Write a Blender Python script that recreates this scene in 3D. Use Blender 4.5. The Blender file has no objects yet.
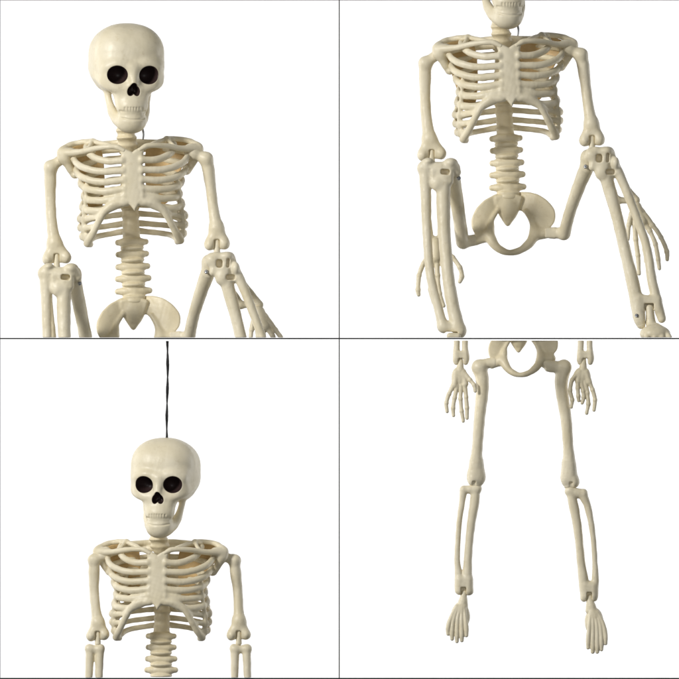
import bpy, math
import numpy as np
from mathutils import Vector, Euler

# ---------------------------------------------------------------- camera, world, lights
S = 0.0015                       # metres per photo unit (a figure is about 0.9 m tall)
sc = bpy.context.scene
C = sc.collection
CAM_D = 10.0
cam = bpy.data.cameras.new("Camera"); camo = bpy.data.objects.new("Camera", cam); C.objects.link(camo)
camo.location = (0, -CAM_D, 0); camo.rotation_euler = (math.radians(90), 0, 0)
cam.sensor_width = 36; cam.lens = 36*CAM_D/(679*S); cam.clip_end = 100
sc.camera = camo
sc.view_settings.view_transform = 'Standard'; sc.view_settings.look = 'None'
sc.view_settings.exposure = 0.0; sc.view_settings.gamma = 1
w = bpy.data.worlds.new("World"); sc.world = w; w.use_nodes = True
bg = w.node_tree.nodes['Background']; bg.inputs[0].default_value = (0.93, 0.96, 1, 1); bg.inputs[1].default_value = 0.13

def area(name, loc, target, size, power, col=(1, 1, 1)):
    l = bpy.data.lights.new(name, 'AREA'); l.energy = power; l.color = col
    l.shape = 'RECTANGLE'; l.size = size[0]; l.size_y = size[1]
    o = bpy.data.objects.new(name, l); C.objects.link(o); o.location = loc
    o.rotation_euler = (Vector(target)-Vector(loc)).to_track_quat('-Z', 'Y').to_euler()
    return o
area('key_softbox', (-2.9, -2.8, 1.7), (0, 0, 0), (0.9, 0.9), 160, (1.0, 0.985, 0.96))
area('fill_softbox', (0.6, -4.5, 0.6), (0, 0, 0), (1.4, 1.4), 24, (1.0, 0.99, 0.97))
for sx in (-1, 1):
    area('backdrop_lamp', (sx*2.3, 1.0, 0.0), (sx*0.15, 3.0, 0), (0.5, 2.4), 66)

# ---------------------------------------------------------------- materials
def mat_plastic(name='cream_plastic', c0=(0.70, 0.622, 0.435), c1=(0.78, 0.71, 0.54), dark=False):
    m = bpy.data.materials.new(name); m.use_nodes = True
    n = m.node_tree.nodes; l = m.node_tree.links; b = n['Principled BSDF']
    tc = n.new('ShaderNodeTexCoord')
    no = n.new('ShaderNodeTexNoise'); no.inputs['Scale'].default_value = 22; no.inputs['Detail'].default_value = 3
    cr = n.new('ShaderNodeValToRGB')
    cr.color_ramp.elements[0].position = .3; cr.color_ramp.elements[0].color = c0+(1,)
    cr.color_ramp.elements[1].position = .7; cr.color_ramp.elements[1].color = c1+(1,)
    l.new(tc.outputs['Object'], no.inputs['Vector']); l.new(no.outputs['Fac'], cr.inputs['Fac'])
    # fine scuffs and specks of dust rubbed into the plastic
    n3 = n.new('ShaderNodeTexNoise'); n3.inputs['Scale'].default_value = 95; n3.inputs['Detail'].default_value = 5; n3.inputs['Roughness'].default_value = .7
    c3 = n.new('ShaderNodeValToRGB'); c3.color_ramp.elements[0].position = .56; c3.color_ramp.elements[1].position = .72
    l.new(tc.outputs['Object'], n3.inputs['Vector']); l.new(n3.outputs['Fac'], c3.inputs['Fac'])
    mu = n.new('ShaderNodeMath'); mu.operation = 'MULTIPLY'; mu.inputs[1].default_value = .32; l.new(c3.outputs['Color'], mu.inputs[0])
    mx = n.new('ShaderNodeMix'); mx.data_type = 'RGBA'; l.new(mu.outputs[0], mx.inputs['Factor'])
    l.new(cr.outputs['Color'], mx.inputs['A']); mx.inputs['B'].default_value = (c0[0]*.72, c0[1]*.66, c0[2]*.55, 1)
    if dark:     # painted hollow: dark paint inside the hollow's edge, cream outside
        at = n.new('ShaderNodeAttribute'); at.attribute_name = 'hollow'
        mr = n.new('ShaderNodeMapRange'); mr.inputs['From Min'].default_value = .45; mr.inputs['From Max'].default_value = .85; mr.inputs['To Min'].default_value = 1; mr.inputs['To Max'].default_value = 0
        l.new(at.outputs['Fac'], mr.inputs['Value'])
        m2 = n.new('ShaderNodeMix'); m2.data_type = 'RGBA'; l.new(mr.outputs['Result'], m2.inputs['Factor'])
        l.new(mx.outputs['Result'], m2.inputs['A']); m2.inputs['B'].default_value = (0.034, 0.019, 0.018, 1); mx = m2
    l.new(mx.outputs['Result'], b.inputs['Base Color'])
    rr = n.new('ShaderNodeMapRange'); rr.inputs['To Min'].default_value = .34; rr.inputs['To Max'].default_value = .52
    l.new(n3.outputs['Fac'], rr.inputs['Value']); l.new(rr.outputs['Result'], b.inputs['Roughness'])
    n2 = n.new('ShaderNodeTexNoise'); n2.inputs['Scale'].default_value = 160; n2.inputs['Detail'].default_value = 4
    l.new(tc.outputs['Object'], n2.inputs['Vector'])
    bp = n.new('ShaderNodeBump'); bp.inputs['Strength'].default_value = 0.25; bp.inputs['Distance'].default_value = 0.0012
    l.new(n2.outputs['Fac'], bp.inputs['Height']); l.new(bp.outputs['Normal'], b.inputs['Normal'])
    b.inputs['Specular IOR Level'].default_value = 0.4
    return m
def mat_simple(name, col, rough=.5, metal=0, scale=60, var=.15):
    m = bpy.data.materials.new(name); m.use_nodes = True
    n = m.node_tree.nodes; l = m.node_tree.links; b = n['Principled BSDF']
    tc = n.new('ShaderNodeTexCoord'); no = n.new('ShaderNodeTexNoise'); no.inputs['Scale'].default_value = scale
    cr = n.new('ShaderNodeValToRGB')
    cr.color_ramp.elements[0].color = tuple(c*(1-var) for c in col)+(1,)
    cr.color_ramp.elements[1].color = tuple(min(1, c*(1+var)) for c in col)+(1,)
    l.new(tc.outputs['Object'], no.inputs['Vector']); l.new(no.outputs['Fac'], cr.inputs['Fac'])
    l.new(cr.outputs['Color'], b.inputs['Base Color'])
    b.inputs['Roughness'].default_value = rough; b.inputs['Metallic'].default_value = metal
    return m
BONE = mat_plastic()
AMBER_SHADE = mat_plastic('plastic_amber_shade', (0.54, 0.375, 0.17), (0.64, 0.46, 0.23))  # cream plastic with golden recess shade and bounced light put into its colour
TAN_SHADE = mat_plastic('plastic_tan_shade', (0.68, 0.592, 0.395), (0.76, 0.68, 0.49))  # cream plastic, warm shade of neck, spine and hips put into the colour
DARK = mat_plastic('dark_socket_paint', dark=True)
METAL = mat_simple('steel_screw', (0.35, 0.36, 0.38), .35, .9)
CORD = mat_simple('black_cord', (0.012, 0.012, 0.013), .7)
BLACK = mat_simple('panel_line_black', (0.008, 0.008, 0.008), .7)
WHITE = mat_simple('white_backdrop_paper', (0.87, 0.87, 0.87), .9, 0, 3, .01)

# ---------------------------------------------------------------- distance-field modelling (units: photo units; x right, y down, d depth away from the camera)
BIG = 1e3
def V(p): return np.array((p[0], p[2], -p[1]), dtype=np.float32)     # (x, y_down, depth) -> (X, Y, Z)
def smin(a, b, k):
    h = np.maximum(k-np.abs(a-b), 0)/k
    return np.minimum(a, b)-h*h*k*.25
def spline(pts, rad, n=7):
    P = [np.array(p, float) for p in pts]; R = list(rad)
    out = []; ro = []
    for i in range(len(P)-1):
        a = P[i-1] if i else 2*P[0]-P[1]; b = P[i]; c = P[i+1]; d = P[i+2] if i+2 < len(P) else 2*P[-1]-P[-2]
        for j in range(n):
            t = j/n
            out.append(.5*((2*b)+(-a+c)*t+(2*a-5*b+4*c-d)*t*t+(-a+3*b-3*c+d)*t**3)); s = t*t*(3-2*t); ro.append(R[i]*(1-s)+R[i+1]*s)
    out.append(P[-1]); ro.append(R[-1])
    return out, ro
# each primitive: (lo, hi, fn(X, Y, Z))
def seg(a, b, ra, rb):
    a = V(a); b = V(b); m = max(ra, rb)
    ab = b-a; L = max(float(ab@ab), 1e-6)
    def f(X, Y, Z):
        t = np.clip(((X-a[0])*ab[0]+(Y-a[1])*ab[1]+(Z-a[2])*ab[2])/L, 0, 1)
        return np.sqrt((X-a[0]-t*ab[0])**2+(Y-a[1]-t*ab[1])**2+(Z-a[2]-t*ab[2])**2)-(ra+(rb-ra)*t)
    return (np.minimum(a, b)-m, np.maximum(a, b)+m, f)
def tube(pts, rad, n=6):
    if not hasattr(rad, '__len__'): rad = [rad]*len(pts)
    P, R = spline(pts, rad, n) if len(pts) > 2 else (pts, rad)
    segs = [seg(P[i], P[i+1], R[i], R[i+1]) for i in range(len(P)-1)]
    if len(segs) == 1: return segs
    def f(X, Y, Z):
        sh = np.broadcast_shapes(X.shape, Y.shape, Z.shape); D = np.full(sh, BIG, dtype=np.float32)
        xs, ys, zs = X.ravel(), Y.ravel(), Z.ravel()
        for lo, hi, g in segs:
            sl = tuple(slice(np.searchsorted(a, lo[i]-6), np.searchsorted(a, hi[i]+6)) for i, a in enumerate((xs, ys, zs)))
            if any(q.stop <= q.start for q in sl): continue
            D[sl] = np.minimum(D[sl], g(X[sl[0]], Y[:, sl[1]], Z[:, :, sl[2]]))
        return D
    return [(np.min([q[0] for q in segs], axis=0), np.max([q[1] for q in segs], axis=0), f)]
def rotm(rot): return np.array(Euler([math.radians(r) for r in rot]).to_matrix(), dtype=np.float32)
def ell(c, r, rot=(0, 0, 0)):      # r = (x, vertical, depth)
    c = V(c); r = np.array((r[0], r[2], r[1]), dtype=np.float32); M = rotm(rot)
    def f(X, Y, Z):
        x, y, z = X-c[0], Y-c[1], Z-c[2]
        u = [(M[0][i]*x+M[1][i]*y+M[2][i]*z)/r[i] for i in range(3)]
        k0 = np.sqrt(u[0]**2+u[1]**2+u[2]**2); k1 = np.sqrt((u[0]/r[0])**2+(u[1]/r[1])**2+(u[2]/r[2])**2)+1e-6
        return k0*(k0-1)/k1
    m = max(r); return [(c-m, c+m, f)]
def box(c, h, rd=1, rot=(0, 0, 0)):
    c = V(c); h = np.array((h[0], h[2], h[1]), dtype=np.float32)-rd; M = rotm(rot)
    def f(X, Y, Z):
        x, y, z = X-c[0], Y-c[1], Z-c[2]
        q = [np.abs(M[0][i]*x+M[1][i]*y+M[2][i]*z)-h[i] for i in range(3)]
        o = np.sqrt(sum(np.maximum(a, 0)**2 for a in q)); return o+np.minimum(np.maximum(np.maximum(q[0], q[1]), q[2]), 0)-rd
    m = float(np.linalg.norm(h))+rd; return [(c-m, c+m, f)]
def chaikin(p, n):
    for _ in range(n):
        q = []
        for i in range(len(p)):
            a, b = p[i], p[(i+1) % len(p)]
            q += [(a[0]*.75+b[0]*.25, a[1]*.75+b[1]*.25), (a[0]*.25+b[0]*.75, a[1]*.25+b[1]*.75)]
        p = q
    return p
def plate(poly, t, rd=1.5, d0=0, dx=0, dy=0, q=0, xc=0, yc=0, qy=0, rnd=0):
    """polygon in the frontal plane, thickness 2t, depth = d0+dx*(x-xc)+dy*(y-yc)+q*(x-xc)^2+qy*(y-yc)^2"""
    poly = chaikin(poly, rnd)
    P = [(p[0], -p[1]) for p in poly]
    xs = [p[0] for p in P]; zs = [p[1] for p in P]
    def f(X, Y, Z):
        x, z = np.broadcast_arrays(X, Z)
        d = np.full(x.shape, 1e9, dtype=np.float32); s = np.ones(x.shape, dtype=np.float32)
        for i in range(len(P)):
            a = P[i]; b = P[i-1]
            ex, ez = b[0]-a[0], b[1]-a[1]; wx, wz = x-a[0], z-a[1]
            tt = np.clip((wx*ex+wz*ez)/(ex*ex+ez*ez+1e-9), 0, 1)
            d = np.minimum(d, (wx-ex*tt)**2+(wz-ez*tt)**2)
            c1 = z >= a[1]; c2 = z < b[1]; c3 = ex*wz > ez*wx
            fl = (c1 & c2 & c3) | (~c1 & ~c2 & ~c3); s = np.where(fl, -s, s)
        dp = s*np.sqrt(d)
        y0 = d0+dx*(x-xc)+dy*(-z-yc)+q*(x-xc)**2+qy*(-z-yc)**2
        A = dp+rd; B = np.abs(Y-y0)-t+rd
        return np.sqrt(np.maximum(A, 0)**2+np.maximum(B, 0)**2)+np.minimum(np.maximum(A, B), 0)-rd
    cx = [d0+dx*(x-xc)+dy*(y-yc)+q*(x-xc)**2+qy*(y-yc)**2 for x in (min(xs), max(xs), xc) for y in (-max(zs), -min(zs), yc)]
    return [(np.array((min(xs), min(cx)-t, min(zs))), np.array((max(xs), max(cx)+t, max(zs))), f)]

def field(parts, k=2.0, kg=1.5, vox=.7, clip=None, carve=(), xf=None, lump=1.0, ck=1.6):
    """parts: [(name, prims)]; carve: [(prims, label or None)] -> [(name, verts, faces, normals)]"""
    allp = [p for _, ps in parts for p in ps]
    lo = np.min([p[0] for p in allp], axis=0)-3; hi = np.max([p[1] for p in allp], axis=0)+3
    if clip is not None:
        lo[2] = max(lo[2], -clip[1]-3); hi[2] = min(hi[2], -clip[0]+3)
        if hi[2]-lo[2] <= 6.2: return []
    n = np.ceil((hi-lo)/vox).astype(int)+1
    ax = [(lo[i]+vox*np.arange(n[i])).astype(np.float32) for i in range(3)]
    D = np.full(n, BIG, dtype=np.float32); M = D.copy(); L = np.zeros(n, dtype=np.int16)
    def sub(p, pad):
        a = np.clip(np.floor((p[0]-pad-lo)/vox).astype(int), 0, n); b = np.clip(np.ceil((p[1]+pad-lo)/vox).astype(int)+1, 0, n)
        return tuple(slice(a[i], b[i]) for i in range(3))
    def ev(p, sl):
        return p[2](ax[0][sl[0]][:, None, None], ax[1][sl[1]][None, :, None], ax[2][sl[2]][None, None, :]).astype(np.float32)
    pad = max(k, kg)+3*vox
    names = [q[0] for q in parts]
    for gi, (nm, ps) in enumerate(parts):
        if not ps: continue
        glo = np.min([p[0] for p in ps], axis=0); ghi = np.max([p[1] for p in ps], axis=0)
        gs = sub((glo, ghi), pad)
        G = np.full(D[gs].shape, BIG, dtype=np.float32)
        off = [s.start for s in gs]
        for p in ps:
            sl = sub(p, pad)
            if any(s.stop <= s.start for s in sl): continue
            loc = tuple(slice(s.start-o, s.stop-o) for s, o in zip(sl, off))
            d = ev(p, sl); G[loc] = smin(G[loc], d, kg) if kg > 0 else np.minimum(G[loc], d)
        m = G < M[gs]; L[gs][m] = gi; M[gs] = np.minimum(M[gs], G)
        D[gs] = smin(D[gs], G, k)
    gx, gy, gz = ax[0][:, None, None], ax[1][None, :, None], ax[2][None, None, :]
    D += lump*.6*(.30*np.sin(.33*gx+.21*gz+1)*np.sin(.29*gy-.17*gx)*np.sin(.27*gz+.13*gy+2)*1.3+.10*np.sin(.9*gx+.5*gz)*np.sin(.8*gy+.3)*np.sin(.85*gz-.4*gx))
    for ps, lab in carve:
        for p in ps:
            sl = sub(p, pad)
            if any(s.stop <= s.start for s in sl): continue
            d = ev(p, sl)
            D[sl] = -smin(-D[sl], d, ck)
            if lab is not None:
                if lab not in names: names.append(lab)
                L[sl][d < vox*2.6] = names.index(lab)
    if clip is not None:
        zz = ax[2][None, None, :]
        D = np.maximum(D, np.maximum(zz+clip[0], -zz-clip[1]))
    # naive surface nets
    ins = D < 0
    D[0] = D[-1] = 9; D[:, 0] = D[:, -1] = 9; D[:, :, 0] = D[:, :, -1] = 9; ins = D < 0
    cnt = sum(ins[a:n[0]-1+a, b:n[1]-1+b, c:n[2]-1+c].astype(np.int8) for a in (0, 1) for b in (0, 1) for c in (0, 1))
    act = (cnt > 0) & (cnt < 8)
    I = np.argwhere(act)
    if len(I) == 0: return []
    vid = np.full(act.shape, -1, dtype=np.int64); vid[act] = np.arange(len(I))
    cr = {c: D[I[:, 0]+c[0], I[:, 1]+c[1], I[:, 2]+c[2]] for c in [(a, b, d) for a in (0, 1) for b in (0, 1) for d in (0, 1)]}
    acc = np.zeros((len(I), 3)); num = np.zeros(len(I))
    for axi in range(3):
        for u in (0, 1):
            for v in (0, 1):
                c0 = [u, v]; c0.insert(axi, 0); c1 = [u, v]; c1.insert(axi, 1)
                a, b = cr[tuple(c0)], cr[tuple(c1)]
                m = (a < 0) != (b < 0); t = np.where(m, a/np.where(m, a-b, 1), 0)
                pos = np.tile(np.array(c0, float), (len(I), 1)); pos[:, axi] = t
                acc[m] += pos[m]; num[m] += 1
    f = acc/num[:, None]; Vt = I+f
    g = np.zeros((len(I), 3))
    for axi in range(3):
        o = [q for q in range(3) if q != axi]
        for u in (0, 1):
            for v in (0, 1):
                c0 = [u, v]; c0.insert(axi, 0); c1 = [u, v]; c1.insert(axi, 1)
                wu = f[:, o[0]] if u else 1-f[:, o[0]]; wv = f[:, o[1]] if v else 1-f[:, o[1]]
                g[:, axi] += (cr[tuple(c1)]-cr[tuple(c0)])*wu*wv
    g /= np.linalg.norm(g, axis=1)[:, None]+1e-9
    quads = []; labs = []
    for axi in range(3):
        sl0 = [slice(None)]*3; sl1 = [slice(None)]*3; sl0[axi] = slice(0, -1); sl1[axi] = slice(1, None)
        a = ins[tuple(sl0)]; b = ins[tuple(sl1)]
        o = [(axi+1) % 3, (axi+2) % 3]
        for flip, mk in ((False, a & ~b), (True, ~a & b)):
            E = np.argwhere(mk)
            if len(E) == 0: continue
            q = []
            for du, dv in ((-1, -1), (0, -1), (0, 0), (-1, 0)):
                e = E.copy(); e[:, o[0]] += du; e[:, o[1]] += dv; q.append(vid[e[:, 0], e[:, 1], e[:, 2]])
            q = np.stack(q, 1)
            if flip: q = q[:, ::-1]
            quads.append(q)
            labs.append(L[E[:, 0], E[:, 1], E[:, 2]])
    Q = np.concatenate(quads); LB = np.concatenate(labs)
    W = lo+Vt*vox; W0 = W
    if xf: W, g = xf(W, g)
    out = []
    for gi, nm in enumerate(names):
        q = Q[LB == gi]
        if len(q) < 12: continue
        u, inv = np.unique(q, return_inverse=True)
        hol = None
        for ps, lab in carve:
            if lab == nm:
                w_ = W0[u]; hol = np.min([p[2](w_[:, 0], w_[:, 1], w_[:, 2]) for p in ps], axis=0)
        out.append((nm, W[u], inv.reshape(q.shape), g[u], hol))
    return out

def make_obj(name, W, F, N, mat, parent, origin, hol=None):
    W = np.asarray(W)*S-np.asarray(origin)
    me = bpy.data.meshes.new(name)
    me.vertices.add(len(W)); me.vertices.foreach_set('co', W.astype(np.float32).ravel())
    me.loops.add(F.size); me.loops.foreach_set('vertex_index', F.astype(np.int32).ravel())
    me.polygons.add(len(F)); me.polygons.foreach_set('loop_start', np.arange(0, F.size, 4, dtype=np.int32))
    me.polygons.foreach_set('loop_total', np.full(len(F), 4, dtype=np.int32))
    me.update(calc_edges=True); me.validate()
    me.polygons.foreach_set('use_smooth', np.ones(len(me.polygons), dtype=bool))
    me.normals_split_custom_set_from_vertices(N.astype(np.float32).tolist())
    if hol is not None and len(me.vertices) == len(hol):
        me.attributes.new('hollow', 'FLOAT', 'POINT').data.foreach_set('value', hol.astype(np.float32))
    me.materials.append(mat)
    o = bpy.data.objects.new(name, me); C.objects.link(o)
    if parent: o.parent = parent
    return o

# ---------------------------------------------------------------- skeleton parts (authored at the scale of the seated figure)
CX = 134.0                       # mid line of the torso
def mir(s, x): return CX+s*(x-CX)

def skull_parts():
    """local frame: x right, y down from the middle of the braincase, depth negative towards the face"""
    sk = box((0, -2, 4), (35.8, 32.8, 40), 27.5) + ell((0, -4, 3), (34, 32.8, 38)) + box((0, 13, -8), (31.8, 18.3, 28), 15) + ell((0, 7, 4), (35.6, 23, 38))
    for s in (-1, 1):
        sk += tube([(s*4, 7, -35), (s*15, 4.5, -34.5), (s*25, 8, -30)], [2.5, 2.8, 2.5])
        sk += tube([(s*8, 29, -33), (s*18, 28.5, -31), (s*27, 24, -24), (s*31.5, 18, -12), (s*32, 14, 2)], [4, 4.2, 3.8, 3, 2.5])
        sk += ell((s*10, 34, -26), (7, 10, 9))
    sk += tube([(0, 10, -35.5), (0, 18, -37), (0, 24, -38.5)], [4.2, 3.8, 3.6])
    sk += ell((0, 43, -26), (15.5, 14, 13.5)) + ell((0, 48, -28), (14.4, 9, 12.5)) + ell((0, 28, -22), (19, 12, 12)) + ell((0, 30, -31), (8, 8, 7))
    jw = ell((0, 60, -26.5), (13.8, 11, 12.2)) + ell((0, 65.5, -25.5), (10.8, 7.6, 10.5))
    for s in (-1, 1):
        jw += tube([(s*5, 62, -25), (s*11, 60.5, -18), (s*15.8, 53, -11), (s*19, 41, -5), (s*22, 24, -2)], [7, 6.2, 5, 3.5, 3.2])
    sockets = []
    for s in (-1, 1):
        sockets.append((ell((s*16.1, 15.8, -36), (9.8, 8.6, 17), (0, 0, s*14)), 'eye_socket_%d' % s))
    nose = ell((-2.7, 31.8, -38), (3.1, 4.6, 9), (0, 14, 0)) + ell((2.7, 31.8, -38), (3.1, 4.6, 9), (0, -14, 0)) + ell((0, 28.8, -38), (3.1, 4.6, 10)) + ell((0, 31.2, -38), (3.2, 3, 10))
    grooves = tube([(-13, 52, -33), (-8, 53.2, -38.6), (0, 53.8, -41), (8, 53.2, -38.6), (13, 52, -33)], .9)
    grooves += tube([(-12, 58.5, -32.5), (-6, 60, -37.6), (0, 60.4, -39), (6, 60, -37.6), (12, 58.5, -32.5)], .5)
    for x in (-8.8, -5.8, -2.9, 0, 2.9, 5.8, 8.8):
        z = -28-12.5*1.0*math.sqrt(1-(x/14.4)**2); grooves += tube([(x, 49, z-.75), (x, 52.5, z-.3)], .6)
    return [('skull', sk), ('lower_jaw', jw)], sockets+[(nose, 'nose_cavity'), (grooves, None)]

def rigid(scale, rot, origin):
    """rot: euler degrees about X, Y, Z of the local frame"""
    M = rotm(rot).astype(float); o = V(origin)
    def xf(W, N): return (W*scale)@M.T+o, N@M.T
    return xf
def torso_xf(scale, yaw, about, to, roll=0):
    M = rotm((0, roll, yaw)).astype(float); a = V(about).astype(float); t = V(to).astype(float)
    def xf(W, N): return ((W-a)*scale)@M.T+t, N@M.T
    return xf

# rib table: (sternum y, mid front y, side y, half width, spine y)
RIBS = [(161, 161, 146, 44, 141), (171, 171, 155, 60, 148), (180.5, 181.5, 168, 57.5, 157), (189.5, 191, 181, 53.5, 168),
        (196.5, 200, 194.5, 51, 178), (203, 210, 205, 53, 188), (0, 218, 216, 55, 199), (0, 226, 225, 55, 209),
        (0, 233, 234, 53.5, 219.5), (0, 240, 241, 48, 229)]
def cage_parts():
    parts = []
    st = plate([(121, 147), (127, 149), (134.5, 153), (141, 149), (147.5, 147), (146, 154), (144, 160), (143.6, 175), (143.5, 188), (145, 200),
                (140, 204), (137.5, 208), (134.8, 211.8), (132, 208), (129, 204), (124, 200), (124.8, 188), (124.8, 175), (125, 160), (123, 154)], 3.0, 2.2, d0=-34, dy=-.06, yc=180, q=.012, xc=134.4)
    for s in (-1, 1):   # costal arch moulded with the breastbone
        st += tube([(mir(s, 141), 203, -34), (mir(s, 152), 203.2, -34), (mir(s, 160), 208, -32), (mir(s, 166), 215.5, -30), (mir(s, 171.5), 226, -26), (mir(s, 177), 236, -20), (mir(s, 180.5), 242, -13)],
                   [3.6, 3.2, 3.2, 3.2, 3.3, 3.6, 3.9])
    parts.append(('breastbone', st))
    arch = [(0, 0)]
    for i, (ys, yf, yd, wd, yb) in enumerate(RIBS):
        wd -= 2.8 if i > 0 else 0
        for s in (-1, 1):
            X = lambda v: CX+s*v
            r = 3.15
            if i < 6:
                pts = [(X(5), yb, 33), (X(.45*wd), yb+1, 36), (X(.85*wd), (yb+yd)/2, 24), (X(wd), yd, 3), (X(.90*wd), (yd+yf)/2+1.5, -17), (X(.58*wd), yf, -29), (X(10), ys, -34)]
                rad = [2.7, 2.6, 2.7, 3.1, r, r, 2.9]
            else:
                ax_, ay, ad = {6: (32.5, 215, -29), 7: (37, 224, -26), 8: (41.5, 232.5, -21), 9: (45, 239.5, -15)}[i]
                yb2 = {6: 204, 7: 213, 8: 222.5, 9: 230.5}[i]
                pts = [(X(5), yb2, 30), (X(.45*wd), yb2+2, 33), (X(.82*wd), yb2+5, 24), (X(wd), yd, 6), (X(wd-2), yd+2, -8), (X(ax_), ay+1, ad)]
                rad = [2.6, 2.2, 2.3, 3.2, 2.8, 1.7]
            rad = [q*.86 for q in rad]; up = .85
            parts.append(('rib', tube([(p[0], p[1]-up, p[2]) for p in pts], rad, 6)+tube([(p[0], p[1]+up, p[2]) for p in pts], rad, 6)))
    for s in (-1, 1):   # short web joining the rib sides of the moulded cage
        X = lambda v: CX+s*v
        parts[0][1].extend(tube([(X(44), 176, -16), (X(46), 190, -16), (X(48), 205, -14), (X(50), 222, -12), (X(48), 238, -8)], [1.7, 1.5, 1.5, 1.8, 2.4]))
        parts[0][1].extend(tube([(X(38), 170, 30), (X(44), 190, 24), (X(50), 214, 20), (X(48), 236, 12)], [1.8, 1.8, 1.8, 2.0]))
    return parts
def shoulder_parts(s):
    X = lambda v: CX+s*(v-CX) if s > 0 else v     # authored on the left in mirrored numbers below
    m = (lambda x: x) if s < 0 else (lambda x: 2*CX-x)
    cl = tube([(m(126), 151, -33), (m(119), 147.5, -31.5), (m(110), 147, -29), (m(98), 148, -22), (m(84), 150.5, -12), (m(70), 151, -2)], [2.2, 2.8, 2.6, 2.8, 3.1, 4.2])
    sc_ = tube([(m(66), 150, 2), (m(72), 144, 8), (m(81), 140.8, 12), (m(94), 140, 6), (m(104), 142.5, -8), (m(114), 146, -24)], [5.2, 3.2, 2.6, 2.7, 2.6, 2.4])
    sc_ += ell((m(68.5), 154.5, 3), (7.6, 8, 8)) + ell((m(74), 150, 0), (6, 4.4, 6)) + ell((m(95), 141.5, 4), (6, 3, 4)) + ell((m(79), 173, 6), (4.4, 3.4, 5)) + tube([(m(69), 157, 2), (m(73), 166, 4), (m(77), 172, 8)], [5, 4, 3.6])
    sg = -1 if s < 0 else 1
    if s < 0: poly = [(70, 148), (80, 142.5), (95, 141), (106.5, 145), (109, 165), (108, 195), (103, 214), (94, 214), (89, 200), (84, 184), (79, 168)]
    else: poly = [(198, 148), (188, 142), (174, 141), (158, 143), (151, 147), (149, 165), (150, 198), (160, 206), (172, 204), (177, 190), (183, 174), (191, 162)]
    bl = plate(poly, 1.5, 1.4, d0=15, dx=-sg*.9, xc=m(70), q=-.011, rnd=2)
    sc_ += tube([(m(97), 139.8, 2), (m(94), 144, -8), (m(90), 149.5, -14)], [2.4, 2, 2.2])
    return [('collarbone', cl), ('shoulder_joint', sc_)], [('shoulder_blade', bl)]

def upper_arm(head, shaft, fork, rs=5.4, sc_=1.0):
    """head: (inner point, outer point); shaft: list of points; fork: (left condyle, right condyle)"""
    p = tube([head[0], head[1]], [5.4*sc_, 4.8*sc_]) + ell(head[0], (5.8*sc_, 6.6*sc_, 6.4*sc_)) + ell(head[1], (6.2*sc_, 5.6*sc_, 6.4*sc_))
    n = len(shaft)
    rad = [6.2*sc_]+[rs*sc_]*(n-2)+[6.4*sc_]
    p += tube([head[1]]+shaft, [5.6*sc_]+rad)
    for f in fork: p += tube([shaft[-1], f], [6.4*sc_, 4.6*sc_]) + ell(f, (4.4*sc_, 5.4*sc_, 6.4*sc_))
    c_ = [(a+b)/2 for a, b in zip(*fork)]; p += ell((c_[0], c_[1]-3*sc_, c_[2]+1), (8.5*sc_, 8*sc_, 4.5*sc_))
    mid = tuple((a+b)/2 for a, b in zip(*fork)); 
    groove = box((mid[0], mid[1]+2*sc_, mid[2]-6*sc_), (2.7*sc_, 6.5*sc_, 6*sc_), 1.5*sc_)
    pin = tube([(mid[0], mid[1]-4*sc_, mid[2]), (mid[0], mid[1]+9*sc_, mid[2])], [2.5*sc_, 3.4*sc_])
    return p, groove, pin

def vec(a, b, t): return tuple(a[i]+(b[i]-a[i])*t for i in range(3))
def add(a, *d): return tuple(a[i]+d[i] for i in range(3))

def two_bar(top, bot, barA, barB, hw_top, hw_bot, rA, rB, sc_=1.0):
    """moulded pair of bones joined by knuckle blocks at both ends"""
    p = tube(barA, rA)+tube(barB, rB)
    return p
def digit(pts, r):
    """a finger or toe: knuckles swell a little"""
    rad = [r[0]]+[r[1] if i % 2 else r[1]*1.0 for i in range(1, len(pts)-1)]+[r[2]]
    p = tube(pts, rad, 4)
    for q in pts[1:-1]: p += ell(q, (r[1]*1.13, r[1]*1.1, r[1]*1.2))
    return p

# ---------------------------------------------------------------- things
def empty(name, loc, label, cat, group=None):
    o = bpy.data.objects.new(name, None); C.objects.link(o); o.location = loc; o.empty_display_size = .05
    o['label'] = label; o['category'] = cat
    if group: o['group'] = group
    return o
class Figure:
    def __init__(self, label, off, foot, clip):
        """off: shift of authored units to the photo frame; foot: base point (photo units); clip: (ymin, ymax) in authored units"""
        self.off = off; self.clip = clip
        self.shift = np.array((off[0]-339.5, 0, -off[1]+339.5))
        self.org = np.array(((foot[0]-339.5)*S, foot[2]*S, (339.5-foot[1])*S))
        self.root = empty('plastic_skeleton', self.org, label, 'skeleton', 'jointed plastic skeletons')
    def put(self, res, mats={}, under=None):
        objs = {}
        for nm, W, F, N, hol in res:
            key = nm
            base = 'eye_socket' if nm.startswith('eye_socket') else nm.split('#')[0]
            par = self.root
            if under and base in under and under[base] in objs: par = objs[under[base]]
            o = make_obj(base, W+self.shift, F, N, DARK if base in ('eye_socket', 'nose_cavity') else mats.get(base, BONE), par, self.org, hol)
            objs.setdefault(key, o)
        return objs
    def part(self, parts, **kw):
        under = kw.pop('under', None); mats = kw.pop('mats', {})
        return self.put(field(parts, clip=kw.pop('clip', self.clip), **kw), mats, under)

def skull(fig, xf, clip_local=None):
    parts, carve = skull_parts()
    res = field(parts, k=4, kg=6, lump=.5, vox=.52, carve=carve, xf=xf, clip=clip_local)
    fig.put(res, under={'eye_socket': 'skull', 'nose_cavity': 'skull'})

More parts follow.
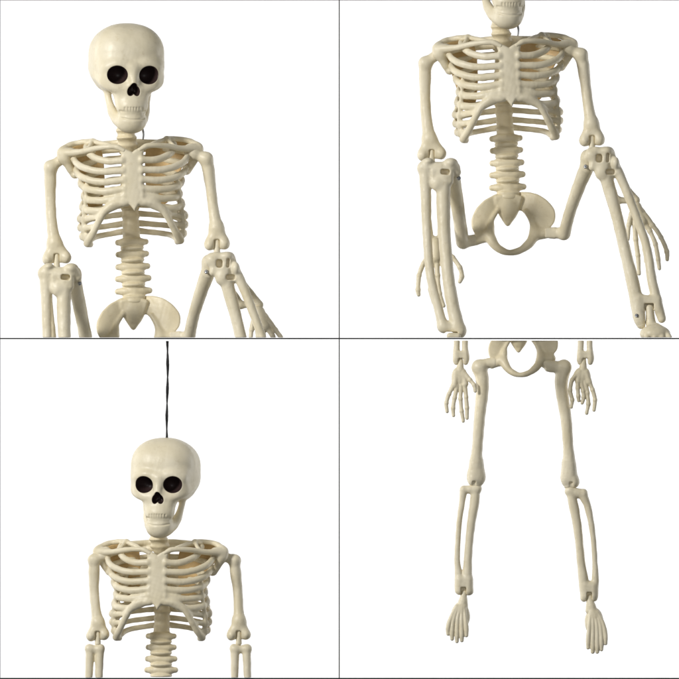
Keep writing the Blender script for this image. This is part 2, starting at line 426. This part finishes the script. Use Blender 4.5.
def torso(fig, clip, xf, arms):
    cage = cage_parts()
    if clip is None or clip[1] > 140:
        fig.part(cage, k=3.2, kg=2, vox=.7, clip=clip, xf=xf)
        for s in (-1, 1):
            sp_, bl_ = shoulder_parts(s)
            fig.part(sp_, k=2.5, kg=2.5, vox=.7, clip=clip, xf=xf)
            fig.part(bl_, k=2.5, kg=2.5, vox=.7, clip=clip, xf=xf, mats={'shoulder_blade': AMBER_SHADE})
    # neck, chest and loin vertebrae
    neck = tube([(130, 126, 8), (131, 136, 8), (132.5, 146, 14)], [8, 8.5, 9.2]) + ell((130.5, 130, 6), (9.8, 3.4, 9.5)) + ell((131, 137.5, 7), (10.2, 3.0, 10)) + ell((132, 145, 12), (10.5, 3.4, 9.5))
    fig.part([('neck', neck)], mats={'neck': TAN_SHADE}, k=2, kg=2.5, vox=.65, clip=clip, xf=xf)
    sp = tube([(133, 145, 22), (133, 180, 30), (133, 215, 26), (133, 238, 20)], [7, 8, 8.2, 8.4])
    for y in range(152, 240, 8): sp += ell((133, y, 26 if y < 230 else 22), (9.4, 2.4, 9))
    parts = [('spine', sp + tube([(133, 238, 20), (133, 300, 14)], [8.4, 8.4]))]
    for i, y in enumerate((242, 254, 266.5, 278.5, 291)):
        w_ = (16.5, 16.5, 17.2, 18, 18.5)[i]
        v = ell((133, y, 17), (w_-2.5, 5.1, 8)) + tube([(133-w_+2.6, y, 15), (133-6, y+.3, 12), (133+6, y+.3, 12), (133+w_-2.6, y, 15)], [3.0, 4.7, 4.7, 3.0])
        v += ell((133, y+6, 13.5), (11.8, 3.8, 9.5))
        parts.append(('vertebra', v))
    v = ell((133.5, 301, 13), (11.5, 5.5, 10)) + ell((133.5, 307, 12), (11.5, 5, 8))
    parts.append(('vertebra', v))
    fig.part(parts, k=1.5, kg=1.6, vox=.7, clip=clip, xf=xf, mats={'vertebra': TAN_SHADE, 'spine': TAN_SHADE})

# pelvis in the seated figure's units (centre x = 138, i.e. photo 513-375)
def pelvis_parts():
    P = lambda x, y, d: (x-375, y+104, d)
    pts = []
    il = plate([(502, 192), (494, 195), (485, 199.5), (476, 208), (471, 219), (471.5, 229), (477, 236), (488, 238), (496, 234), (492, 224), (495, 214), (501, 207)], 1.8, 1.7, d0=4, dx=.35, xc=490, yc=215, q=.012, dy=-.15, rnd=2)
    ir = plate([(515, 192), (524, 191.5), (536, 193), (547, 199.5), (555, 209), (556, 219), (551, 228), (541, 233), (529, 236), (531, 225), (526, 214), (517, 207)], 1.8, 1.7, d0=4, dx=-.35, xc=534, yc=215, q=.012, dy=-.15, rnd=2)
    def sh(prims):
        out = []
        for lo, hi, f in prims:
            o = np.array((-375, 0, -104.0)); out.append((lo+o, hi+o, (lambda f: lambda X, Y, Z: f(X+375, Y, Z+104))(f)))
        return out
    g = sh(il)+sh(ir)
    g += tube([P(498, 210, 5), P(492.5, 219, 2), P(490, 229, -1), P(491, 239, -5), P(498, 248.5, -10), P(509, 252.8, -13), P(520, 250.3, -11), P(529.5, 243, -6), P(534.5, 233, -1), P(532.5, 222, 2), P(526, 211, 5)],
              [1.8, 2.2, 4.4, 5.2, 4.0, 3.0, 3.4, 4.6, 5.4, 2.6, 1.8])
    sac = plate([(119, 298), (149, 298), (147, 307), (143.5, 317), (138, 325), (134.5, 330), (131.5, 330), (128, 325), (123, 317), (120, 307)], 3.2, 2.8, d0=9, dy=.1, yc=310, rnd=2) + ell((133.5, 311, 8), (9, 12, 5))
    g += tube([P(486, 236, -1), P(476, 240, 0)], [6.2, 5.2]) + tube([P(537, 234, 0), P(547, 233, 0)], [6.2, 5.4])
    return [('pelvis', g), ('tailbone', sac)]

def screw(fig, p, r=2.0, sc_=1.0):
    """small steel screw head with a slot"""
    res = field([('screw', ell(p, (r, r, 1.6))+ell(add(p, 0, 0, 1), (r, r, 2)))], k=.5, kg=.5, vox=.3, clip=fig.clip,
                carve=[(box(add(p, 0, 0, -1.8), (r*1.2, .3, .8), .1), None)])
    fig.put(res, {'screw': METAL})

def seated(label, off, foot, clip, arms_far=True):
    fig = Figure(label, off, foot, clip)
    # skull
    yaw, px, py = 12, 127.0, 60.6
    cl = None
    if clip[0] > 0: cl = (clip[0]-py, 400)
    skull(fig, rigid(1.0, (0, 0, yaw), (px, py, -2)), cl)
    torso(fig, (clip[0]+2 if clip[0] > 0 else clip[0], clip[1]), torso_xf(1, 4, (133, 245, 0), (132.6, 245, 0), -2.0), None)
    # neck hook wire
    fig.part([('neck_wire', tube([(141, 120, 4), (142.5, 128, 3), (143.5, 134, 2), (143, 139, 2)], .9))], k=.5, kg=.4, vox=.35, mats={'neck_wire': METAL})
    B = lambda x, y, d: (x-375, y+104, d)
    fig.part(pelvis_parts(), k=3.5, kg=3, vox=.7, mats={'pelvis': TAN_SHADE, 'tailbone': TAN_SHADE})
    # upper arms
    for head, shaft, fork in (
        (((66, 156, 3), (50.5, 167, 3)), [(50.2, 178, 5), (50.3, 200, 6), (51.5, 222, 4), (54.5, 243, 2)], ((47.5, 259, 0), (66, 257.5, 0))),
        (((192, 153, 3), (206, 158.5, 3)), [(208.3, 169, 5), (211, 190, 6), (213.5, 210, 4), (216.5, 228, 2)], ((209.5, 244.5, 0), (224.5, 243.5, 0)))):
        p, gr, pin = upper_arm(head, shaft, fork, 5.3)
        fig.part([('upper_arm', p)], k=3, kg=4, vox=.65, carve=[(gr, None)])
        fig.part([('elbow_pin', pin)], k=1, kg=1, vox=.5)
    # forearms (elbow to wrist) and hands, behind the shins
    def fore(e, w_, sp0, sp1):
        a0, a1 = add(e, -sp0, 2, 0), add(w_, -sp1, 0, 0); b0, b1 = add(e, sp0, 2, 0), add(w_, sp1, 0, 0)
        p = tube([a0, add(vec(a0, a1, .4), -1, 0, 0), a1], [4, 2.8, 4.2])+tube([b0, add(vec(b0, b1, .4), 1, 0, 0), b1], [3.6, 2.4, 3.8])
        p += tube([a0, b0], [3.8, 3.8])+tube([a1, b1], [3.2, 3.2])
        return p
    if 1:
        fig.part([('forearm', fore(B(430.5, 166, 2), B(435, 240, -34), 6, 6))], k=2, kg=3, vox=.65)
        fig.part([('forearm', fore(B(596, 155, 2), B(625, 201, -30), 5, 9.5))], k=2, kg=3, vox=.65)
        # left hand
        hl = [('hand', ell(B(435, 252, -38), (9, 9, 3.5)) + tube([B(435, 244, -36), B(435, 258, -40)], [6, 6]))]
        for pts in ([B(430, 254, -40), B(423, 264, -42), B(418.5, 276, -44), B(417.5, 290, -46), B(418, 295, -46)],
                    [B(432, 258, -40), B(430, 274, -43), B(430, 290, -46), B(433, 303, -48)],
                    [B(436, 258, -40), B(437, 276, -43), B(439, 294, -46), B(443, 306, -48)],
                    [B(440, 257, -40), B(444, 272, -43), B(446, 288, -46), B(448, 298, -48)],
                    [B(442, 250, -40), B(452, 258, -42), B(459, 268, -44), B(461, 277, -45), B(459, 282, -46)]):
            hl.append(('finger', digit(pts, (2.8, 2.3, 1.95))))
        fig.part(hl, k=1.5, kg=1, vox=.55, under={'finger': 'hand'})
        # right hand
        hr = [('hand', ell(B(637, 216, -36), (8, 9, 3.5), (0, -30, 0)) + tube([B(634, 208, -34), B(640, 222, -38)], [6, 6]))]
        for pts in ([B(643, 216, -38), B(651, 226, -40), B(659, 238, -43), B(664.5, 252, -46), B(665, 260, -47)],
                    [B(641, 222, -38), B(648, 232, -40), B(653.5, 245, -43), B(656, 260, -46), B(657, 269, -47)],
                    [B(637, 222, -38), B(640, 236, -40), B(643, 250, -42), B(644, 262, -44)],
                    [B(633, 221, -38), B(634, 240, -40), B(636, 256, -42), B(637, 274, -44)],
                    [B(630, 214, -38), B(627, 226, -40), B(626, 240, -42)]):
            hr.append(('finger', digit(pts, (2.8, 2.3, 1.95))))
        fig.part(hr, k=1.5, kg=1, vox=.55, under={'finger': 'hand'})
    # thighs
    fig.part([('thigh', tube([B(474, 240, 0), B(464, 242, -2)], [5.6, 6])+tube([B(462.5, 242, -3), B(459, 220, -25), B(455, 195, -48), B(451, 176, -64)], [6.6, 6.4, 6.8, 7.6])
                       + ell(B(451, 170, -66), (8, 7.5, 9)))], k=2, kg=4, vox=.7)
    fig.part([('thigh', box(B(550, 233, -1), (5.5, 5, 5), 1.5) + tube([B(552, 233, -1), B(563, 233, -3)], [4.6, 6])+tube([B(564, 234, -4), B(569, 213, -25), B(577, 188, -48), B(584, 170, -64)], [5.9, 5.8, 6.4, 7.2])
                       + ell(B(586, 160, -66), (8.2, 9, 9)))], k=2, kg=4, vox=.7)
    screw(fig, B(457.5, 180, -73)); screw(fig, B(583, 168.5, -75))
    # shins with fibula and tibia moulded together
    sl = tube([B(424, 169, -78), B(425, 200, -80), B(426, 235, -84), B(429, 275, -90), B(436, 305, -94), B(442, 328, -98)], [6.2, 5.2, 4.6, 4.4, 4.4, 5.2])
    sl += tube([B(443, 176, -78), B(442, 200, -80), B(443, 235, -84), B(446.5, 275, -90), B(451, 305, -94), B(457, 332, -98)], [8, 7, 6.2, 6.0, 6.4, 7.0])
    sl += tube([B(422, 170, -78), B(440, 170, -79), B(450, 169, -78)], [5.6, 6.2, 6]) + box(B(440, 178, -78), (12, 9, 7), 4)
    sl += tube([B(452, 166, -78), B(455, 174, -76)], [4.5, 4.5]) + tube([B(441, 326, -98), B(458, 330, -98)], [5, 6])
    sl += ell(B(427, 163.5, -80), (5, 3.5, 6))+ell(B(449, 165, -80), (6, 5, 7))+ell(B(436, 186, -82), (6, 7, 5))
    fig.part([('shin', sl)], k=2, kg=3, vox=.7, carve=[(box(B(444, 174, -84), (4.4, 2.6, 6), 1.9, (0, 4, 0)), None), (tube([B(429, 172, -86), B(430, 184, -87)], 1.4), None),
                                                    (box(B(450, 335, -104), (6, 3, 10), 1), None)])
    fig.part([('foot', box(B(452, 340, -104), (7, 7, 8), 3)+tube([B(452, 340, -100), B(450, 352, -118)], [6, 7]))], k=2, kg=2, vox=.7)
    _ = 0
    sr = tube([B(599, 166, -78), B(606, 190, -80), B(614, 220, -84), B(622, 255, -89), B(629, 285, -94), B(635, 316, -98), B(637, 324, -98)], [7.6, 6.4, 5.6, 5.8, 6.4, 6.6, 5.2])
    sr += tube([B(605, 154, -76), B(613, 170, -78), B(622, 190, -80), B(634, 222, -84), B(643, 250, -88), B(647.5, 280, -93), B(653, 305, -97), B(657, 319, -98)], [5, 4.8, 4.6, 4.2, 4.3, 4.8, 5.2, 4.2])
    sr += box(B(597, 162, -78), (10, 12, 7), 4, (0, 10, 0)) + tube([B(592, 156, -77), B(606, 155, -77)], [5, 5])
    sr += tube([B(604, 176, -79), B(613, 174, -79)], [4.5, 4]) + box(B(643.5, 304, -96), (12, 8, 6), 3, (0, 6, 0))
    sr += ell(B(588, 157, -80), (6, 7, 6))+ell(B(603, 153, -81), (5, 4, 5))+ell(B(598, 175, -82), (6, 7, 5))+ell(B(612, 165, -82), (4, 6, 5))
    fig.part([('shin', sr)], k=2, kg=3, vox=.7, carve=[(box(B(596, 160.5, -84), (3.0, 4.0, 6), 2.2), None), (box(B(604.5, 160, -86), (1.3, 4.4, 6), 1.2, (0, 5, 0)), None),
                                                    (box(B(607, 174, -86), (4.4, 2.5, 8), 1.9), None), (box(B(644.5, 307, -104), (4.6, 3, 9), .8), None),
                                                    (box(B(645.5, 322, -100), (4.6, 11, 12), .8), None)])
    screw(fig, B(632, 316, -105), 1.7)
    ft = tube([B(645, 309, -98), B(646, 322, -99)], [4.0, 4.8]) + ell(B(650, 334, -106), (15, 9, 14)) + tube([B(646, 324, -99), B(655, 342, -112)], [5, 9])
    for x in (642, 649, 656, 663): ft += tube([B(648+(x-648)*.3, 326, -103), B(x, 336, -116), B(x+2, 350, -130)], [2.4, 2.6, 2.6])
    fig.part([('foot', ft)], k=2, kg=1.8, vox=.7)
    return fig

def skel_hanging(label):
    # authored in photo units of its own panel
    k_ = .93
    fig = Figure(label, (0, 0), (161, 677, 20), (341, 677.4))
    skull(fig, rigid(.915, (-4, 0, -10), (165.0, 471.8, 2)))
    about = (134, 210, 0); to = (160.5, 607, 0)
    xf = torso_xf(k_, -5, about, to)
    torso(fig, (0, 210+(677.4-607)/k_), xf, None)
    for head, shaft, fork in (
        (((106, 553, 4), (94, 560, 4)), [(94, 572, 5), (94, 590, 6), (95.5, 608, 4), (98, 623, 2)], ((91, 636, 0), (104.5, 634.5, 0))),
        (((222, 556, 4), (234.5, 560.5, 4)), [(235.5, 573, 5), (237.5, 590, 6), (238.5, 606, 4), (239, 621, 2)], ((231.5, 635, 0), (246, 634.5, 0)))):
        p, gr, pin = upper_arm(head, shaft, fork, 5.3, .9)
        fig.part([('upper_arm', p)], k=3, kg=3.6, vox=.65, carve=[(gr, None)])
        fig.part([('elbow_pin', pin)], k=1, kg=1, vox=.5)
    for xa, xb in (((90, 88.5), (99.5, 99)), ((235, 234.5), (246.5, 248))):
        p = tube([(xa[0], 650, 0), (xa[1], 690, -4)], [4.4, 3.4])+tube([(xb[0], 650, 0), (xb[1], 690, -4)], [4.4, 3.4])
        p += tube([(xa[0]-1, 648, 0), ((xa[0]+xb[0])/2, 649, 0), (xb[0]+1, 648, 0)], [4, 3.6, 4])
        fig.part([('forearm', p)], k=2, kg=3, vox=.65)
    return fig

def skel_standing(label):
    fig = Figure(label, (0, 0), (525, 650, 10), (340.6, 676))
    # pelvis: scaled copy of the seated one
    k_ = .83
    about = (137, 357, 0); to = (522, 375, 0)
    fig.part(pelvis_parts(), k=3.5, kg=3, vox=.7, mats={'pelvis': TAN_SHADE, 'tailbone': TAN_SHADE}, clip=(357+(340.6-375)/k_, 500), xf=torso_xf(k_, 0, about, to))
    T = lambda pts, r: tube(pts, r)
    fig.part([('thigh', T([(494, 362.5, 0), (487, 363.5, 0), (479, 366.5, 0)], [5.4, 5, 6.6]) + T([(479, 368, 0), (482, 378, 0), (482.3, 392, 0), (479.5, 419, -2), (477.3, 447, -2), (475.5, 466, -1), (474.5, 476, 0)], [7, 6.6, 6.2, 5.6, 5.4, 6.8, 7.8])
              + ell((473, 480.5, 0), (5, 5.6, 7)) + tube([(478, 462, 0), (479.6, 477, 0), (477.5, 484, 0)], [5, 6, 4.4]))], k=2, kg=3.5, vox=.65, carve=[(box((474, 486, -9), (1.6, 5, 5), 1), None)])
    fig.part([('thigh', box((551.5, 366.3, 0), (6, 5, 5), 1.5)+T([(541.5, 361.5, 0), (551, 366, 0)], [4.8, 5.2])+T([(552, 366, 0), (557, 367, 0), (564, 366.5, 0)], [4.4, 4.4, 6.4]) + T([(564, 368, 0), (561.5, 380, 0), (562, 392, 0), (566, 419, -2), (568.2, 447, -2), (569.6, 466, -1), (570.5, 477, 0)], [7.2, 6.8, 6.3, 5.6, 5.2, 6.6, 7.2])
              + tube([(567.5, 462, 0), (566.3, 478, 0), (568, 485, 0)], [5, 5.8, 4.4]) + ell((574.5, 482, 0), (5, 6, 7)))], k=2, kg=3.5, vox=.65, carve=[(box((571.2, 487, -9), (1.6, 5, 5), 1), None)])
    fig.part([('knee_pin', T([(473.5, 480, 1), (473.5, 492, 1)], [2.6, 2.6]))], k=1, kg=1, vox=.5)
    fig.part([('knee_pin', T([(571.5, 482, 1), (571.5, 494, 1)], [2.6, 2.6]))], k=1, kg=1, vox=.5)
    # shins
    s1 = T([(463.5, 490.5, 0), (462, 503, 0), (459.5, 520, 0), (458, 540, 0), (457.3, 560, 0), (459, 578, 0), (459, 590, 0)], [3.8, 3, 2.7, 2.6, 2.8, 4, 3.6])
    s1 += T([(475.5, 490.5, 0), (474.5, 503, 0), (471.5, 522, 0), (469.3, 542, 0), (468, 560, 0), (467.5, 576, 0), (469, 591, 0)], [4.6, 4.8, 4.3, 4, 4.2, 5, 4.2])
    s1 += T([(464, 489, 0), (471, 489.6, 0), (477, 488.5, 0)], [3.4, 4.4, 4.8]) + box((463.8, 585, 0), (8.8, 10, 5.5), 4.8)
    fig.part([('shin', s1)], k=1.5, kg=2.2, vox=.6, carve=[(box((463.5, 594, -5), (2.6, 7, 5), 1), None)])
    s2 = T([(570, 491, 0), (573.5, 505, 0), (577, 524, 0), (579.5, 545, 0), (581.5, 565, 0), (583.5, 580, 0), (584, 598, 0)], [4.2, 5, 4.4, 4.0, 4.2, 5, 3.8])
    s2 += T([(583, 495.5, 0), (587.5, 506, 0), (591, 522, 0), (593.7, 542, 0), (595, 562, 0), (595.3, 580, 0), (594, 598, 0)], [4.6, 3.6, 3, 2.7, 2.7, 3.6, 3.6])
    s2 += T([(569.5, 491, 0), (577, 493, 0), (583, 493, 0)], [4.6, 5, 4.4]) + box((589.3, 590.5, 0), (7.9, 9.5, 5.5), 4.8)
    fig.part([('shin', s2)], k=1.5, kg=2.2, vox=.6, carve=[(box((589.3, 600, -5), (2.6, 8, 5), 1), None)])
    # feet hanging toes down
    def foot(ax_, ay, toes, heel):
        f = T([(ax_, ay-7, 0), (ax_+(heel[0]-ax_)*.4, ay+3, -1), (heel[0], heel[1]-6, -1)], [3.0, 4.6, 6]) + ell(heel, (9.4, 14, 6)) + T([(ax_, ay-6, 0), (ax_, ay+6, -1)], [2.6, 4])
        pr = [('foot', f)]
        for (x, y) in toes:
            bx = heel[0]+(x-heel[0])*.42+(ax_-heel[0])*.3
            pr.append(('toe', tube([(bx, heel[1]-10, -4.2), (heel[0]+(x-heel[0])*.82, heel[1]+3, -6.5), (x, y-9, -7.5), (x, y-2, -7)], [1.6, 2.2, 2.4, 2.0])))
        fig.part(pr, k=1.1, kg=1, vox=.5, under={'toe': 'foot'})
    foot(464, 600, [(448, 635.5), (452, 640.5), (456.8, 643), (461.6, 642), (466.3, 637)], (460.5, 616, 0))
    foot(589.5, 604.5, [(588, 649), (592.5, 653.5), (597, 653.5), (601.3, 651), (605.3, 645)], (594.3, 622, 0))
    # forearm ends and hands beside the hips
    for xa, xb in ((456.8, 465), (580.8, 589.6)):
        p = T([(xa, 325, 2), (xa, 345, 0), (xa-.5, 358, -1), (xa-.3, 362, -1)], [3, 3, 3.6, 3])+T([(xb, 325, 2), (xb, 345, 0), (xb+.8, 358, -1), (xb+.6, 362, -1)], [3, 3, 3.8, 3])
        p += box(((xa+xb)/2, 355, -1), (6.4, 4, 3.4), 1.6)
        fig.part([('forearm', p)], k=1.2, kg=1.6, vox=.6, carve=[(box(((xa+xb)/2, 364, -3), (2.2, 5.5, 6), .8), None)])
    hl = [('hand', T([(460.5, 360, 0), (460, 370, -2)], [2.4, 4]) + ell((459.5, 377, -3), (8, 10.5, 3.4)) + T([(456, 372, -3), (454.5, 385, -4)], [3, 3.4]) + T([(463, 372, -3), (465, 384, -4)], [3, 3.4]))]
    for pts in ([(454, 384, -4), (449, 394, -5), (446.3, 403, -6), (447, 411.5, -7)], [(457, 386, -4), (454.5, 398, -5), (453, 408, -6), (453.5, 415.5, -7)],
                [(461, 386, -4), (460.5, 399, -5), (461.5, 411, -6), (463, 421, -7)], [(464.5, 384, -4), (466, 397, -5), (466.8, 408, -6), (467, 418, -7)],
                [(465, 374, -4), (470, 380, -6), (474, 385, -8), (475, 391, -9)]):
        hl.append(('finger', digit(pts, (2.4, 2.0, 1.75))))
    fig.part(hl, k=1.1, kg=1, vox=.5, under={'finger': 'hand'})
    hr = [('hand', T([(583.5, 359, 0), (583, 369, -2)], [2.6, 4]) + ell((582, 376, -3), (8.5, 9, 3.6), (0, 10, 0)) + T([(579, 372, -3), (578, 381, -4)], [3.4, 3.2]) + T([(586, 372, -3), (588.5, 382, -4)], [3.2, 3.2]))]
    for pts in ([(588.5, 380, -4), (592.5, 390, -5), (594.8, 400, -6), (593.8, 410, -7)], [(585, 382, -4), (587.3, 393, -5), (588, 404, -6), (586.4, 413, -7)],
                [(581, 382, -4), (583, 391, -5), (583.5, 397, -6), (582, 403, -7)], [(577.5, 380, -4), (577.5, 388, -6), (578, 396, -7), (578.5, 400.5, -7)],
                [(577, 374, -4), (572, 380, -6), (570, 390, -7), (572, 400, -7), (571.2, 407, -7)]):
        hr.append(('finger', digit(pts, (2.4, 2.0, 1.75))))
    fig.part(hr, k=1.1, kg=1, vox=.5, under={'finger': 'hand'})
    return fig

# ---------------------------------------------------------------- setting: white paper backdrop
def mesh_box(bmv, lo, hi):
    x0, y0, z0 = lo; x1, y1, z1 = hi
    b = len(bmv[0]); bmv[0].extend([(x0, y0, z0), (x1, y0, z0), (x1, y1, z0), (x0, y1, z0), (x0, y0, z1), (x1, y0, z1), (x1, y1, z1), (x0, y1, z1)])
    bmv[1].extend([tuple(b+i for i in f) for f in ((0, 3, 2, 1), (4, 5, 6, 7), (0, 1, 5, 4), (1, 2, 6, 5), (2, 3, 7, 6), (3, 0, 4, 7))])
def simple_obj(name, bmv, mat, parent=None):
    me = bpy.data.meshes.new(name); me.from_pydata(bmv[0], [], bmv[1]); me.materials.append(mat)
    o = bpy.data.objects.new(name, me); C.objects.link(o)
    if parent: o.parent = parent
    return o
b = ([], []); mesh_box(b, (-5.0, 3.0, -3.0), (5.0, 3.02, 3.0))
o = simple_obj('backdrop', b, WHITE); o['kind'] = 'structure'

# divider and border lines of the four-panel collage, added as solid bars
fr = empty('panel_lines', ((339.4-339.5)*S, 0, (339.5-679)*S), 'thin black divider and border lines of a four-panel collage, added as bars', 'frame')
oz = (339.5-679)*S; ox = (339.4-339.5)*S
def bar(name, x0, x1, y0, y1, dep=3.0):
    bb = ([], [])
    mesh_box(bb, ((x0-339.5)*S-ox, -dep*S/2, (339.5-y1)*S-oz), ((x1-339.5)*S-ox, dep*S/2, (339.5-y0)*S-oz))
    simple_obj(name, bb, BLACK, fr)
bar('upright_bar', 338.75, 339.75, .28, 337.9); bar('upright_bar', 338.75, 339.75, 339.2, 677.9)
bar('cross_bar', 0.3, 681, 337.9, 339.2)
bar('outer_bar', -3, .3, -3, 682); bar('outer_bar', .3, 681, -3, .3); bar('outer_bar', .3, 681, 677.9, 682)

# ---------------------------------------------------------------- the figures
seated('cream plastic skeleton sitting with both knees raised, whole skull showing above its shoulders', (0, 0), (135, 338, 0), (-50, 337.6))
seated('cream plastic skeleton sitting with both knees raised, only the jaw of its skull showing', (375, -104), (510, 338, 0), (104.6, 441.6))
skel_hanging('cream plastic skeleton hanging upright by its skull from a black cord, arms straight down')
skel_standing('lower half of a cream plastic skeleton with pelvis, straight spread legs, feet and both hands')

# ---------------------------------------------------------------- black hanging cord (two twisted strands)
cordp = []
for ph in (0, math.pi):
    pts = []
    for i in range(0, 27):
        y = 341+i*3.75
        tw = y/26.0*math.pi+ph
        pts.append((167.2+.75*math.cos(tw)+.5*math.sin(y/18), y, 2+.9*math.sin(tw)))
    cordp += tube(pts, .75, 2)
r_ = field([('hanging_cord', cordp)], k=.4, kg=.3, vox=.35, clip=(341, 439))[0]
org = np.array(((167-339.5)*S, 2*S, (339.5-438)*S))
co = make_obj('hanging_cord', r_[1]+np.array((-339.5, 0, 339.5)), r_[2], r_[3], CORD, None, org)
co.location = org; co['label'] = 'thin black twisted cord running up from the top of the hanging skull'; co['category'] = 'cord'
